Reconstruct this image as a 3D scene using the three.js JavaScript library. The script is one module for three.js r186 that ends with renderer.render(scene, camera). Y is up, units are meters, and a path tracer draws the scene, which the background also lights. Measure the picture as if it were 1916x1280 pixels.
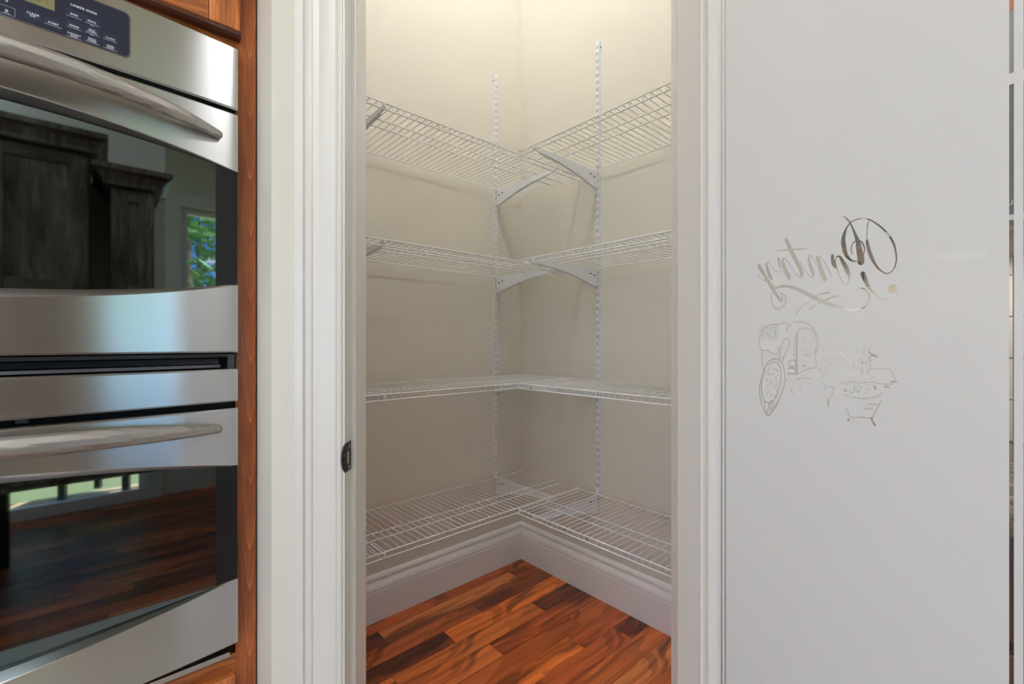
import * as THREE from 'three';
import { RoundedBoxGeometry } from 'three/addons/geometries/RoundedBoxGeometry.js';
import { mergeGeometries, toCreasedNormals } from 'three/addons/utils/BufferGeometryUtils.js';
import { RectAreaLightUniformsLib } from 'three/addons/lights/RectAreaLightUniformsLib.js';
import { Sky } from 'three/addons/objects/Sky.js';

// ---------------------------------------------------------------- camera, sky, sun, lamps, exposure
// World: the pantry's back corner is the origin, +x runs along its right wall, +z along its left wall, y is up, metres.
const scene = new THREE.Scene();
const camera = new THREE.PerspectiveCamera(73.95, 1916 / 1280, 0.05, 200);
const YAW = THREE.MathUtils.degToRad(48.05);            // the doorway wall stands across the pantry corner, turned this far
camera.position.set(1.7813, 1.165, 1.6667);
camera.lookAt(1.7813 - Math.sin(YAW), 1.165, 1.6667 - Math.cos(YAW));
const renderer = new THREE.WebGLRenderer({ antialias: true });
renderer.toneMapping = THREE.LinearToneMapping;
renderer.toneMappingExposure = 2.62;
renderer.shadowMap.enabled = true;
RectAreaLightUniformsLib.init();

const SUN_DIR = new THREE.Vector3(-0.06, 0.80, -0.56).normalize();
const sky = new Sky();
sky.scale.setScalar(150);
sky.material.uniforms.turbidity.value = 9;
sky.material.uniforms.rayleigh.value = 0.32;
sky.material.uniforms.mieCoefficient.value = 0.004;
sky.material.uniforms.mieDirectionalG.value = 0.8;
sky.material.uniforms.sunPosition.value.copy(SUN_DIR);
scene.add(sky);
const sun = new THREE.DirectionalLight(0xfff0dc, 13.0);
sun.position.copy(SUN_DIR).multiplyScalar(40).add(new THREE.Vector3(6, 0, 2));
sun.target.position.set(6, 0, 2); scene.add(sun.target);
sun.castShadow = true; sun.shadow.mapSize.set(2048, 2048);
Object.assign(sun.shadow.camera, { left: -16, right: 16, top: 16, bottom: -16, near: 1, far: 90 });
scene.add(sun);

const KITCHEN_LAMP = 4.0, PANTRY_LAMP = 1.38;             // panel radiance; pantry bulb in candela
const H = 4.05, HK = 2.74;                               // ceilings of the pantry and of the kitchen
const KITCHEN_LAMP_SPOTS = [[2.2, 0.62], [1.75, 2.5], [2.75, 2.5], [1.75, 3.9], [2.75, 3.9]];
const PANTRY_LAMP_SPOT = [0.92, H - 0.16, 0.98];

// ---------------------------------------------------------------- helpers
let seedState = 7;
const rnd = () => { seedState = (seedState * 1664525 + 1013904223) >>> 0; return seedState / 4294967296; };
const rr = (a, b) => a + (b - a) * rnd();
const sRGB = (r, g, b) => new THREE.Color().setRGB(r / 255, g / 255, b / 255, THREE.SRGBColorSpace);
const counts = {};
const numbered = (n) => { const k = counts[n] = (counts[n] ?? -1) + 1; return k ? `${n}_${String(k).padStart(3, '0')}` : n; };
function mesh(name, geo, mat, parent = scene) {
  const m = new THREE.Mesh(geo, mat);
  m.name = parent === scene ? numbered(name) : childName(parent, name);
  m.castShadow = m.receiveShadow = true; parent.add(m); return m;
}
function childName(parent, n) {
  let k = 0; for (const c of parent.children) if (c.name.replace(/_\d{3}$/, '') === n) k++;
  return k ? `${n}_${String(k).padStart(3, '0')}` : n;
}
function tag(o, label, category, group) { o.userData.label = label; o.userData.category = category; if (group) o.userData.group = group; return o; }
function structure(o, label) { o.userData.kind = 'structure'; if (label) o.userData.label = label; return o; }
function thing(name, label, category, pos = [0, 0, 0], turn = 0, group) {
  const g = new THREE.Group(); g.name = numbered(name); g.position.set(...pos); g.rotation.y = turn; scene.add(g);
  return tag(g, label, category, group);
}
function shell(name, pos = [0, 0, 0], turn = 0) {
  const g = new THREE.Group(); g.name = numbered(name); g.position.set(...pos); g.rotation.y = turn; scene.add(g);
  return structure(g);
}
function part(o, label) { o.userData.label = label; return o; }
const flat = (g) => { const n = g.index ? g.toNonIndexed() : g; for (const k of Object.keys(n.attributes)) if (!['position', 'normal', 'uv'].includes(k)) n.deleteAttribute(k); return n; };
// texture coordinates in metres, v along the grain
function uvm(geo, grain = 'y', ox = 0, oy = 0) {
  const g = flat(geo), p = g.attributes.position, n = g.attributes.normal, uv = new Float32Array(p.count * 2);
  const ax = { x: 0, y: 1, z: 2 }[grain];
  for (let i = 0; i < p.count; i += 3) {
    const s = [0, 0, 0];
    for (let j = 0; j < 3; j++) { s[0] += Math.abs(n.getX(i + j)); s[1] += Math.abs(n.getY(i + j)); s[2] += Math.abs(n.getZ(i + j)); }
    const d = s.indexOf(Math.max(...s)), rest = [0, 1, 2].filter((k) => k !== d);
    const v = rest.includes(ax) ? ax : rest[1], u = rest.find((k) => k !== v);
    for (let j = 0; j < 3; j++) { const q = [p.getX(i + j), p.getY(i + j), p.getZ(i + j)]; uv[(i + j) * 2] = q[u] + ox; uv[(i + j) * 2 + 1] = q[v] + oy; }
  }
  g.setAttribute('uv', new THREE.BufferAttribute(uv, 2)); return g;
}
// a box between two corners, its edges eased by r
function box(x0, y0, z0, x1, y1, z1, r = 0, grain = 'y') {
  const w = x1 - x0, h = y1 - y0, d = z1 - z0;
  const g = r > 0 ? new RoundedBoxGeometry(w, h, d, 2, Math.min(r, w / 2.01, h / 2.01, d / 2.01)) : new THREE.BoxGeometry(w, h, d);
  g.translate((x0 + x1) / 2, (y0 + y1) / 2, (z0 + z1) / 2);
  return uvm(g, grain, rr(0, 3), rr(0, 3));
}
const join = (list) => mergeGeometries(list.map(flat));
// an upright prism on a plan outline of [x, z]
function prism(outline, y0, y1) {
  const g = new THREE.ExtrudeGeometry(new THREE.Shape(outline.map(([x, z]) => new THREE.Vector2(x, -z))), { depth: y1 - y0, bevelEnabled: false });
  g.rotateX(-Math.PI / 2); g.translate(0, y0, 0); return uvm(g);
}
// a profile of [out, y] swept from a to b (points [x, z]) with mitred ends; out points along nrm
function sweepProfile(profile, a, b, nrm, mitreA = 0, mitreB = 0) {
  const dir = new THREE.Vector2(b[0] - a[0], b[1] - a[1]).normalize(), ring = (p, m) => profile.map(([o, y]) => [p[0] + nrm[0] * o + dir.x * o * m, y, p[1] + nrm[1] * o + dir.y * o * m]);
  return ringLoft([ring(a, mitreA), ring(b, mitreB)]);
}
// rings of points joined to a closed solid
function ringLoft(rings, crease = 0.5) {
  const pos = [], n = rings[0].length, put = (...q) => q.forEach((v) => pos.push(...v));
  for (let i = 0; i + 1 < rings.length; i++) for (let j = 0; j < n; j++) {
    const a = rings[i][j], b = rings[i][(j + 1) % n], c = rings[i + 1][(j + 1) % n], d = rings[i + 1][j];
    put(a, b, c, a, c, d);
  }
  for (const [ring, flip] of [[rings[0], true], [rings.at(-1), false]]) {
    const A = new THREE.Vector3(...ring[0]), N = new THREE.Vector3();
    for (let j = 1; j + 1 < n; j++) N.add(new THREE.Vector3(...ring[j]).sub(A).cross(new THREE.Vector3(...ring[j + 1]).sub(A)));
    N.normalize();
    const U = Math.abs(N.y) < 0.9 ? new THREE.Vector3(0, 1, 0).cross(N).normalize() : new THREE.Vector3(1, 0, 0), V = N.clone().cross(U);
    const flat2 = ring.map((q) => { const w = new THREE.Vector3(...q); return new THREE.Vector2(w.dot(U), w.dot(V)); });
    for (const t of THREE.ShapeUtils.triangulateShape(flat2, [])) flip ? put(ring[t[2]], ring[t[1]], ring[t[0]]) : put(ring[t[0]], ring[t[1]], ring[t[2]]);
  }
  let g = new THREE.BufferGeometry(); g.setAttribute('position', new THREE.Float32BufferAttribute(pos, 3));
  // turn it inside out if it encloses a negative volume
  let vol = 0; const A = new THREE.Vector3(), B = new THREE.Vector3(), C = new THREE.Vector3();
  for (let i = 0; i < pos.length; i += 9) vol += A.fromArray(pos, i).dot(B.fromArray(pos, i + 3).cross(C.fromArray(pos, i + 6)));
  if (vol < 0) for (let i = 0; i < pos.length; i += 9) for (let k = 0; k < 3; k++) [pos[i + 3 + k], pos[i + 6 + k]] = [pos[i + 6 + k], pos[i + 3 + k]];
  g.setAttribute('position', new THREE.Float32BufferAttribute(pos, 3));
  g.computeVertexNormals();
  return uvm(toCreasedNormals(g, crease));
}
function rod(a, b, r, seg = 8) {
  const A = new THREE.Vector3(...a), B = new THREE.Vector3(...b), d = B.clone().sub(A), g = new THREE.CylinderGeometry(r, r, d.length(), seg, 1);
  g.applyQuaternion(new THREE.Quaternion().setFromUnitVectors(new THREE.Vector3(0, 1, 0), d.normalize()));
  g.translate((A.x + B.x) / 2, (A.y + B.y) / 2, (A.z + B.z) / 2); return flat(g);
}

// ---------------------------------------------------------------- computed textures
const fract = (x) => x - Math.floor(x);
function hash(x, y) { return fract(Math.sin(x * 127.1 + y * 311.7) * 43758.5453); }
function noise(x, y, px = 1e6, py = 1e6) {             // value noise that repeats after px, py cells
  const xi = Math.floor(x), yi = Math.floor(y), fx = x - xi, fy = y - yi, w = (a, p) => ((a % p) + p) % p;
  const s = fx * fx * (3 - 2 * fx), t = fy * fy * (3 - 2 * fy);
  const a = hash(w(xi, px), w(yi, py)), b = hash(w(xi + 1, px), w(yi, py)), c = hash(w(xi, px), w(yi + 1, py)), d = hash(w(xi + 1, px), w(yi + 1, py));
  return a + (b - a) * s + (c - a) * t + (a - b - c + d) * s * t;
}
const fbm = (x, y, px, py, o = 4) => { let v = 0, a = 0.5, k = 1; for (let i = 0; i < o; i++, a *= 0.5, k *= 2) v += a * noise(x * k + i * 0, y * k, px * k, py * k); return v / (1 - Math.pow(0.5, o)); };
function texture(w, h, pixel, metres, srgb = true) {
  const d = new Uint8Array(w * h * 4);
  for (let y = 0; y < h; y++) for (let x = 0; x < w; x++) {
    const c = pixel((x + 0.5) / w, (y + 0.5) / h), o = (y * w + x) * 4;
    for (let k = 0; k < 3; k++) d[o + k] = Math.max(0, Math.min(255, 255 * (Array.isArray(c) ? c[k] : c)));
    d[o + 3] = 255;
  }
  const t = new THREE.DataTexture(d, w, h); t.wrapS = t.wrapT = THREE.RepeatWrapping; t.magFilter = THREE.LinearFilter; t.minFilter = THREE.LinearMipmapLinearFilter; t.generateMipmaps = true;
  if (srgb) t.colorSpace = THREE.SRGBColorSpace;
  if (metres) t.repeat.set(1 / metres[0], 1 / metres[1]);
  t.needsUpdate = true; return t;
}
// acacia floor: streaky grain with swirls and dark figure, 0.5 x 1 m
const plankMap = texture(768, 1024, (u, v) => {
  const warp = fbm(u * 4, v * 3, 4, 3, 3) - 0.5, streak = fbm(u * 40 + warp * 5, v * 3, 40, 3, 4), fine = fbm(u * 160 + warp * 6, v * 7, 160, 7, 2);
  const fig = fbm(u * 6 + warp * 3, v * 2, 6, 2, 3), dark = THREE.MathUtils.smoothstep(fig, 0.52, 0.72), pale = THREE.MathUtils.smoothstep(fig, 0.45, 0.25);
  const ring = 0.5 + 0.5 * Math.sin((u * 20 + warp * 14) * 2 * Math.PI);
  const knot = Math.max(0, 1 - Math.hypot((u - 0.3) * 16, (v - 0.42) * 11)) + Math.max(0, 1 - Math.hypot((u - 0.8) * 20, (v - 0.85) * 14));
  const L = 0.72 + 0.40 * (streak - 0.5) + 0.18 * (fine - 0.5) - 0.30 * dark + 0.12 * pale - 0.07 * ring * dark - 0.30 * Math.sqrt(knot);
  return [Math.min(1, L * 1.12), Math.min(1, Math.pow(L, 1.2) * 1.12), Math.min(1, Math.pow(L, 1.4) * 1.1)];
}, [0.5, 1.0]);
const plankBump = texture(512, 512, (u, v) => 0.5 + 0.5 * (fbm(u * 90, v * 8, 90, 8, 3) - 0.5), [0.5, 1.0], false);
// stained cabinet wood: nested arches of the flat-sawn grain, 0.04 x 1.2 m across a stile
const stileMap = texture(128, 1536, (u, v) => {
  const x = (u - 0.5) * 0.04, y = v * 1.2, wob = 0.05 * (fbm(u * 2, v * 9, 2, 9, 3) - 0.5);
  const F = y * 8.0 + wob * 9 - 8 * 900 * (x + 0.003) * (x + 0.003) * (0.6 + 0.9 * noise(0.3, v * 5, 9, 5));
  const saw = fract(F), line = Math.exp(-Math.pow((saw - 0.06) / 0.035, 2)) * (0.25 + 0.75 * hash(Math.floor(F), 3));
  const fine = fbm(u * 22, v * 40, 22, 40, 3), blotch = fbm(u * 2, v * 7, 2, 7, 3);
  const L = 0.70 + 0.05 * (1 - saw) + 0.30 * line + 0.14 * (fine - 0.5) + 0.34 * (blotch - 0.5);
  return [L * 1.08, Math.pow(L, 1.18) * 1.08, Math.pow(L, 1.3) * 1.06];
}, [0.04, 1.2]);
const oakMap = texture(512, 1024, (u, v) => {
  const warp = fbm(u * 4, v * 4, 4, 4, 3) - 0.5, streak = fbm(u * 30 + warp * 6, v * 5, 30, 5, 4), fine = fbm(u * 150, v * 16, 150, 16, 2), blotch = fbm(u * 4, v * 4, 4, 4, 3);
  const L = 0.70 + 0.52 * (streak - 0.5) + 0.24 * (fine - 0.5) + 0.36 * (blotch - 0.5);
  return [L * 1.06, Math.pow(L, 1.2) * 1.06, Math.pow(L, 1.35) * 1.04];
}, [0.4, 0.9]);
const paintBump = texture(256, 256, (u, v) => 0.5 + 0.5 * (fbm(u * 40, v * 40, 40, 40, 3) - 0.5), [0.35, 0.35], false);
const graniteMap = texture(256, 256, (u, v) => { const a = fbm(u * 30, v * 30, 30, 30, 3), b = hash(Math.floor(u * 256), Math.floor(v * 256)); const L = 0.32 + 0.75 * (a - 0.35) + 0.25 * (b - 0.5); return [L * 1.05, L * 0.96, L * 0.86]; }, [0.5, 0.5]);

// ---------------------------------------------------------------- materials
const std = (o) => new THREE.MeshStandardMaterial(o), phys = (o) => new THREE.MeshPhysicalMaterial(o);
const M = {
  wallKitchen: std({ color: sRGB(232, 227, 216), roughness: 0.75, bumpMap: paintBump, bumpScale: 0.0006 }),
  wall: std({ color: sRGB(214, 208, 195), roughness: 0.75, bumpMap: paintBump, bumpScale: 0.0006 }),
  ceiling: std({ color: sRGB(222, 219, 214), roughness: 0.9 }),
  trim: phys({ color: sRGB(233, 229, 223), roughness: 0.34, clearcoat: 0.15, clearcoatRoughness: 0.3 }),
  wire: std({ color: sRGB(232, 232, 230), roughness: 0.35 }),
  bracket: std({ color: sRGB(226, 227, 230), roughness: 0.4 }),
  steel: phys({ color: sRGB(198, 198, 197), metalness: 1, roughness: 0.25, anisotropy: 0.9 }),
  satin: phys({ color: sRGB(176, 171, 165), metalness: 1, roughness: 0.56 }),
  blackMetal: std({ color: sRGB(38, 38, 40), roughness: 0.45, metalness: 0.2 }),
  slateMetal: std({ color: sRGB(72, 74, 82), roughness: 0.4, metalness: 0.5 }),
  ovenGlass: phys({ color: sRGB(104, 116, 120), metalness: 1, roughness: 0.025 }),
  ovenPrint: phys({ color: sRGB(26, 25, 26), roughness: 0.35, ior: 1.4 }),
  cavity: std({ color: sRGB(12, 12, 13), roughness: 0.8 }),
  stile: phys({ color: sRGB(216, 124, 66), map: stileMap, roughness: 0.38, clearcoat: 0.25, clearcoatRoughness: 0.25 }),
  cabinet: phys({ color: sRGB(224, 136, 70), map: oakMap, roughness: 0.38, clearcoat: 0.25, clearcoatRoughness: 0.25 }),
  cabinetDark: phys({ color: sRGB(120, 66, 46), map: oakMap, roughness: 0.4, clearcoat: 0.2 }),
  darkCabinet: phys({ color: sRGB(150, 146, 134), map: oakMap, roughness: 0.4 }),
  granite: phys({ color: sRGB(235, 225, 212), map: graniteMap, roughness: 0.15 }),
  splash: std({ color: sRGB(226, 214, 196), roughness: 0.4 }),
  bronze: std({ color: sRGB(74, 70, 64), roughness: 0.42, metalness: 0.75 }),
  bareWood: std({ color: sRGB(196, 172, 150), roughness: 0.8 }),
  pane: phys({ color: 0xffffff, roughness: 0.02, transmission: 1, thickness: 0, ior: 1.5 }),
  bulb: std({ color: 0xffffff, emissive: sRGB(255, 238, 214), emissiveIntensity: 3 }),
  panelGlow: std({ color: 0xffffff, emissive: sRGB(255, 250, 244), emissiveIntensity: 0.6 }),
  bark: std({ color: sRGB(92, 74, 58), roughness: 0.95 }),
};

// ---------------------------------------------------------------- the setting
const W = -0.028;                                        // the pantry's painted wall planes; x = 0 and z = 0 are the faces of its baseboards
const FAR = 4.1, SIDE = 5.2, RETURN_L = 1.4345, RETURN_R = 1.4707;
// points of the doorway wall, given as [along the wall, depth through it] from the middle of the opening, to world x, z
const sinY = Math.sin(YAW), cosY = Math.cos(YAW);
const DOOR_O = [1.7813 - 0.83 * sinY, 1.6667 - 0.83 * cosY];
const doorway = (name) => shell(name, [DOOR_O[0], 0, DOOR_O[1]], YAW);   // local x along the wall, local +z towards the kitchen

{ // floor of acacia planks: those in and just before the pantry one by one, the kitchen's as one field
  const floor = structure(mesh('floor', box(-0.2, -0.12, -0.2, FAR + 0.2, -0.014, SIDE + 0.2), std({ color: sRGB(60, 32, 18), roughness: 0.9 })), 'reddish brown acacia plank floor with swirling dark grain');
  const tone = (r, g, b) => phys({ color: sRGB(r, g, b), map: plankMap, bumpMap: plankBump, bumpScale: 0.0007, roughness: 0.36, clearcoat: 0.2, clearcoatRoughness: 0.22 });
  const T = { d: tone(152, 78, 36), m: tone(196, 100, 46), r: tone(210, 106, 50), o: tone(250, 136, 58), l: tone(236, 144, 80), b: tone(226, 124, 58), k: tone(124, 60, 30) };
  const pitch = 0.0885, rows = [
    [[0.55, 'm'], [2.3, 'r']], [[0.14, 'r'], [0.847, 'l'], [1.4, 'k'], [2.3, 'm']], [[0.45, 'd'], [0.95, 'm'], [1.6, 'r'], [2.3, 'd']],
    [[0.65, 'o'], [1.15, 'd'], [1.8, 'l'], [2.3, 'r']], [[0.245, 'd'], [0.92, 'b'], [1.5, 'o'], [2.3, 'm']], [[0.56, 'r'], [1.2, 'b'], [2.3, 'd']],
    [[0.20, 'm'], [0.86, 'm'], [1.5, 'l'], [2.3, 'm']], [[0.305, 'r'], [1.0, 'o'], [1.7, 'r'], [2.3, 'd']], [[0.12, 'm'], [0.72, 'r'], [1.3, 'm'], [2.3, 'b']],
    [[0.50, 'b'], [1.1, 'r'], [2.3, 'l']],
  ];
  const keys = Object.keys(T), plank = (x0, x1, z0, z1) => {
    const g = uvm(new RoundedBoxGeometry(x1 - x0 - 0.0008, 0.014, z1 - z0 - 0.0008, 1, 0.0012), 'z', rr(0, 4), rr(0, 4));
    g.translate((x0 + x1) / 2, -0.007 + rr(-0.00025, 0.0002), (z0 + z1) / 2); return g;
  };
  for (let i = 0; i < 18; i++) {
    const x0 = W + i * pitch; let z = W;
    const row = rows[i] ?? [[rr(0.2, 0.6), keys[Math.floor(rnd() * 6)]], [rr(0.9, 1.3), keys[Math.floor(rnd() * 6)]], [rr(1.6, 1.9), keys[Math.floor(rnd() * 6)]], [2.3, keys[Math.floor(rnd() * 6)]]];
    for (const [end, k] of row) { mesh('plank', plank(x0, x0 + pitch, z, end), T[k], floor); z = end; }
  }
  const field = {}; const put = (x0, x1, z0, z1) => { const k = keys[Math.floor(rnd() * 6)]; (field[k] ??= []).push(plank(x0, x1, z0, z1)); };
  for (let x = W, i = 0; x < FAR; x += pitch, i++) for (let z = i < 18 ? 2.3 : W; z < SIDE;) { const e = Math.min(SIDE, z + rr(0.5, 1.3)); put(x, Math.min(FAR, x + pitch), z, e); z = e; }
  for (const [k, list] of Object.entries(field)) mesh('plank_field', join(list), T[k], floor).userData.kind = 'stuff';
}
structure(mesh('ceiling', box(W, H, W, 1.6, H + 0.12, 1.6), M.ceiling));
structure(mesh('ceiling_kitchen', prism([[W, RETURN_L - 0.02], [0.846, RETURN_L - 0.02], [RETURN_R - 0.02, 0.742], [RETURN_R - 0.02, W], [FAR + 0.1, W], [FAR + 0.1, SIDE + 0.1], [W, SIDE + 0.1]], HK, HK + 0.12), M.ceiling));
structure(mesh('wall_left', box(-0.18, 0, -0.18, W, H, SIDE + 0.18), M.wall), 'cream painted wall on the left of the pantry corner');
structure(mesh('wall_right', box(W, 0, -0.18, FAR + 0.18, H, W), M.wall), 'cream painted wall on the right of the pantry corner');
{ // the back wall with wide sliding glass doors
  const g = structure(new THREE.Group()); g.name = 'wall_back'; scene.add(g);
  for (const [x0, x1, y0, y1] of [[W, 1.4, 0, HK + 0.1], [1.4, 4.0, 2.4, HK + 0.1], [4.0, FAR, 0, HK + 0.1]]) mesh('wall_section', box(x0, y0, SIDE, x1, y1, SIDE + 0.16), M.wallKitchen, g);
}
structure(mesh('wall_return_left', box(W, 0, RETURN_L - 0.089, 0.8606, H, RETURN_L), M.wallKitchen), 'narrow strip of painted wall beside the oven cabinet');
structure(mesh('wall_return_right', box(RETURN_R - 0.089, 0, W, RETURN_R, H, 0.7555), M.wallKitchen));
{ // the wall with the doorway
  const g = structure(doorway('wall_door'), 'painted wall around the pantry doorway');
  const back = -0.096, front = -0.007;
  mesh('wall_section', box(-0.443, 0, back, -0.3207, H, front), M.wallKitchen, g);
  mesh('wall_section', box(0.348, 0, back, 0.47, H, front), M.wallKitchen, g);
  mesh('wall_section', box(-0.3207, 2.06, back, 0.348, H, front), M.wallKitchen, g);
}
{ // the far wall with a window and a patio door, both towards the garden
  const g = structure(new THREE.Group()); g.name = 'wall_garden'; scene.add(g);
  const s = (y0, y1, z0, z1) => mesh('wall_section', box(FAR, y0, z0, FAR + 0.16, y1, z1), M.wallKitchen, g);
  s(0, HK + 0.1, W, 0.42); s(0, 0.92, 0.42, 1.22); s(2.22, HK + 0.1, 0.42, 1.22); s(0, HK + 0.1, 1.22, 1.42); s(2.1, HK + 0.1, 1.42, 4.6); s(0, HK + 0.1, 4.6, SIDE);
}
{ // pantry door frame: rabbeted jambs, stops and moulded casing, with the strike plate let into the left jamb
  const g = structure(doorway('trim_1'), 'white moulded door casing and jamb of the pantry doorway');
  const jamb = (s, cx) => prism([[-0.3207, 0], [-0.3057, 0], [-0.3057, -0.0335], [-0.2985, -0.0335], [-0.2975, -0.0345], [-0.2975, -0.096], [-0.3207, -0.096]].map(([x, z]) => [s > 0 ? x : cx - x, z]), 0, 2.045);
  mesh('jamb', jamb(1), M.trim, g); mesh('jamb', jamb(-1, 0.027), M.trim, g);
  mesh('head_jamb', box(-0.3207, 2.03, -0.096, 0.348, 2.06, 0), M.trim, g);
  // casing profile: [across from the outer edge, proud of the wall], mm
  const P = [[0, 0], [0, 17], [1.5, 19], [15.5, 19], [17, 18], [17.5, 14.5], [20.5, 13.2], [22, 13.2], [23, 15.8], [27, 17], [31, 15.8], [32.5, 13.4], [34.5, 12.9], [40, 13.1], [43, 12.4], [44.5, 12.9], [72, 12.2], [74.5, 10.8], [75.5, 9.6], [77, 11.2], [80, 11.8], [82, 11.2], [84, 9.2], [84.5, 7.5], [84.5, 0]];
  const ring = (sx, x0, y) => P.map(([a, o]) => [x0 + sx * a / 1000, y, -0.007 + o / 1000]);
  const diag = (sx, x0, y) => P.map(([a, o]) => [x0 + sx * a / 1000, y - a / 1000, -0.007 + o / 1000]);
  mesh('casing', ringLoft([ring(1, -0.3935, 0), diag(1, -0.3935, 2.12)], 0.35), M.trim, g);
  mesh('casing', ringLoft([ring(-1, 0.4225, 0), diag(-1, 0.4225, 2.12)], 0.35), M.trim, g);
  mesh('head_casing', ringLoft([diag(1, -0.3935, 2.12), diag(-1, 0.4225, 2.12)], 0.35), M.trim, g);
  // strike plate
  const sp = part(mesh('strike_plate', (() => {
    const y0 = 0.9262, y1 = 0.9788, sh = new THREE.Shape(), r = 0.006;
    sh.moveTo(-0.0275, y0); sh.lineTo(-0.0005, y0); sh.lineTo(0.0015, y0 + 0.004); sh.quadraticCurveTo(0.0052, y0 + 0.011, 0.0056, (y0 + y1) / 2); sh.quadraticCurveTo(0.0052, y1 - 0.011, 0.0015, y1 - 0.004); sh.lineTo(-0.0005, y1); sh.lineTo(-0.0275, y1); sh.lineTo(-0.0275, y0);
    const hole = new THREE.Path(); hole.moveTo(-0.0225, 0.939); hole.lineTo(-0.007, 0.939); hole.lineTo(-0.007, 0.962); hole.lineTo(-0.0225, 0.962); hole.lineTo(-0.0225, 0.939); sh.holes.push(hole);
    const e = new THREE.ExtrudeGeometry(sh, { depth: 0.0016, bevelEnabled: true, bevelSize: 0.0004, bevelThickness: 0.0004, bevelSegments: 1, curveSegments: 8 });
    const p = e.attributes.position;                     // shape x is depth through the jamb; the lip curls over the jamb's front edge
    for (let i = 0; i < p.count; i++) { const z = p.getX(i), y = p.getY(i), o = p.getZ(i), lip = Math.max(0, z + 0.0005); p.setXYZ(i, -0.3055 + o - lip * 0.75, y, z + 0.0003); }
    e.computeVertexNormals(); return e;
  })(), M.bronze, g), 'dark bronze strike plate with a bright latch hole');
  mesh('latch_hole', box(-0.3056, 0.9392, -0.0224, -0.3053, 0.9618, -0.0071), M.bareWood, sp);
  for (const y of [0.9322, 0.9715]) mesh('screw', (() => { const c = new THREE.CylinderGeometry(0.0032, 0.0036, 0.0012, 12); c.rotateZ(Math.PI / 2); c.translate(-0.3032, y, -0.0145); return c; })(), M.satin, sp);
}
{ // baseboards in the pantry, mitred in the corner
  const P = [[W, 0], [0, 0], [0, 0.1225], [-0.0035, 0.1245], [-0.0035, 0.1275], [-0.001, 0.1295], [-0.0015, 0.137], [-0.006, 0.149], [-0.0125, 0.158], [-0.0155, 0.163], [-0.0155, 0.1665], [-0.012, 0.169], [-0.0125, 0.177], [-0.0175, 0.186], [-0.0215, 0.189], [W, 0.189]];
  const run = (f) => P.map(([o, y]) => f(o, y));
  structure(mesh('baseboard_left', ringLoft([run((o, y) => [o, y, o]), run((o, y) => [o, y, RETURN_L - 0.089])], 0.4), M.trim), 'tall white moulded baseboard under the left shelves');
  structure(mesh('baseboard_right', ringLoft([run((o, y) => [o, y, o]), run((o, y) => [RETURN_R - 0.089, y, o])], 0.4), M.trim), 'tall white moulded baseboard under the right shelves');
}
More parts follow.
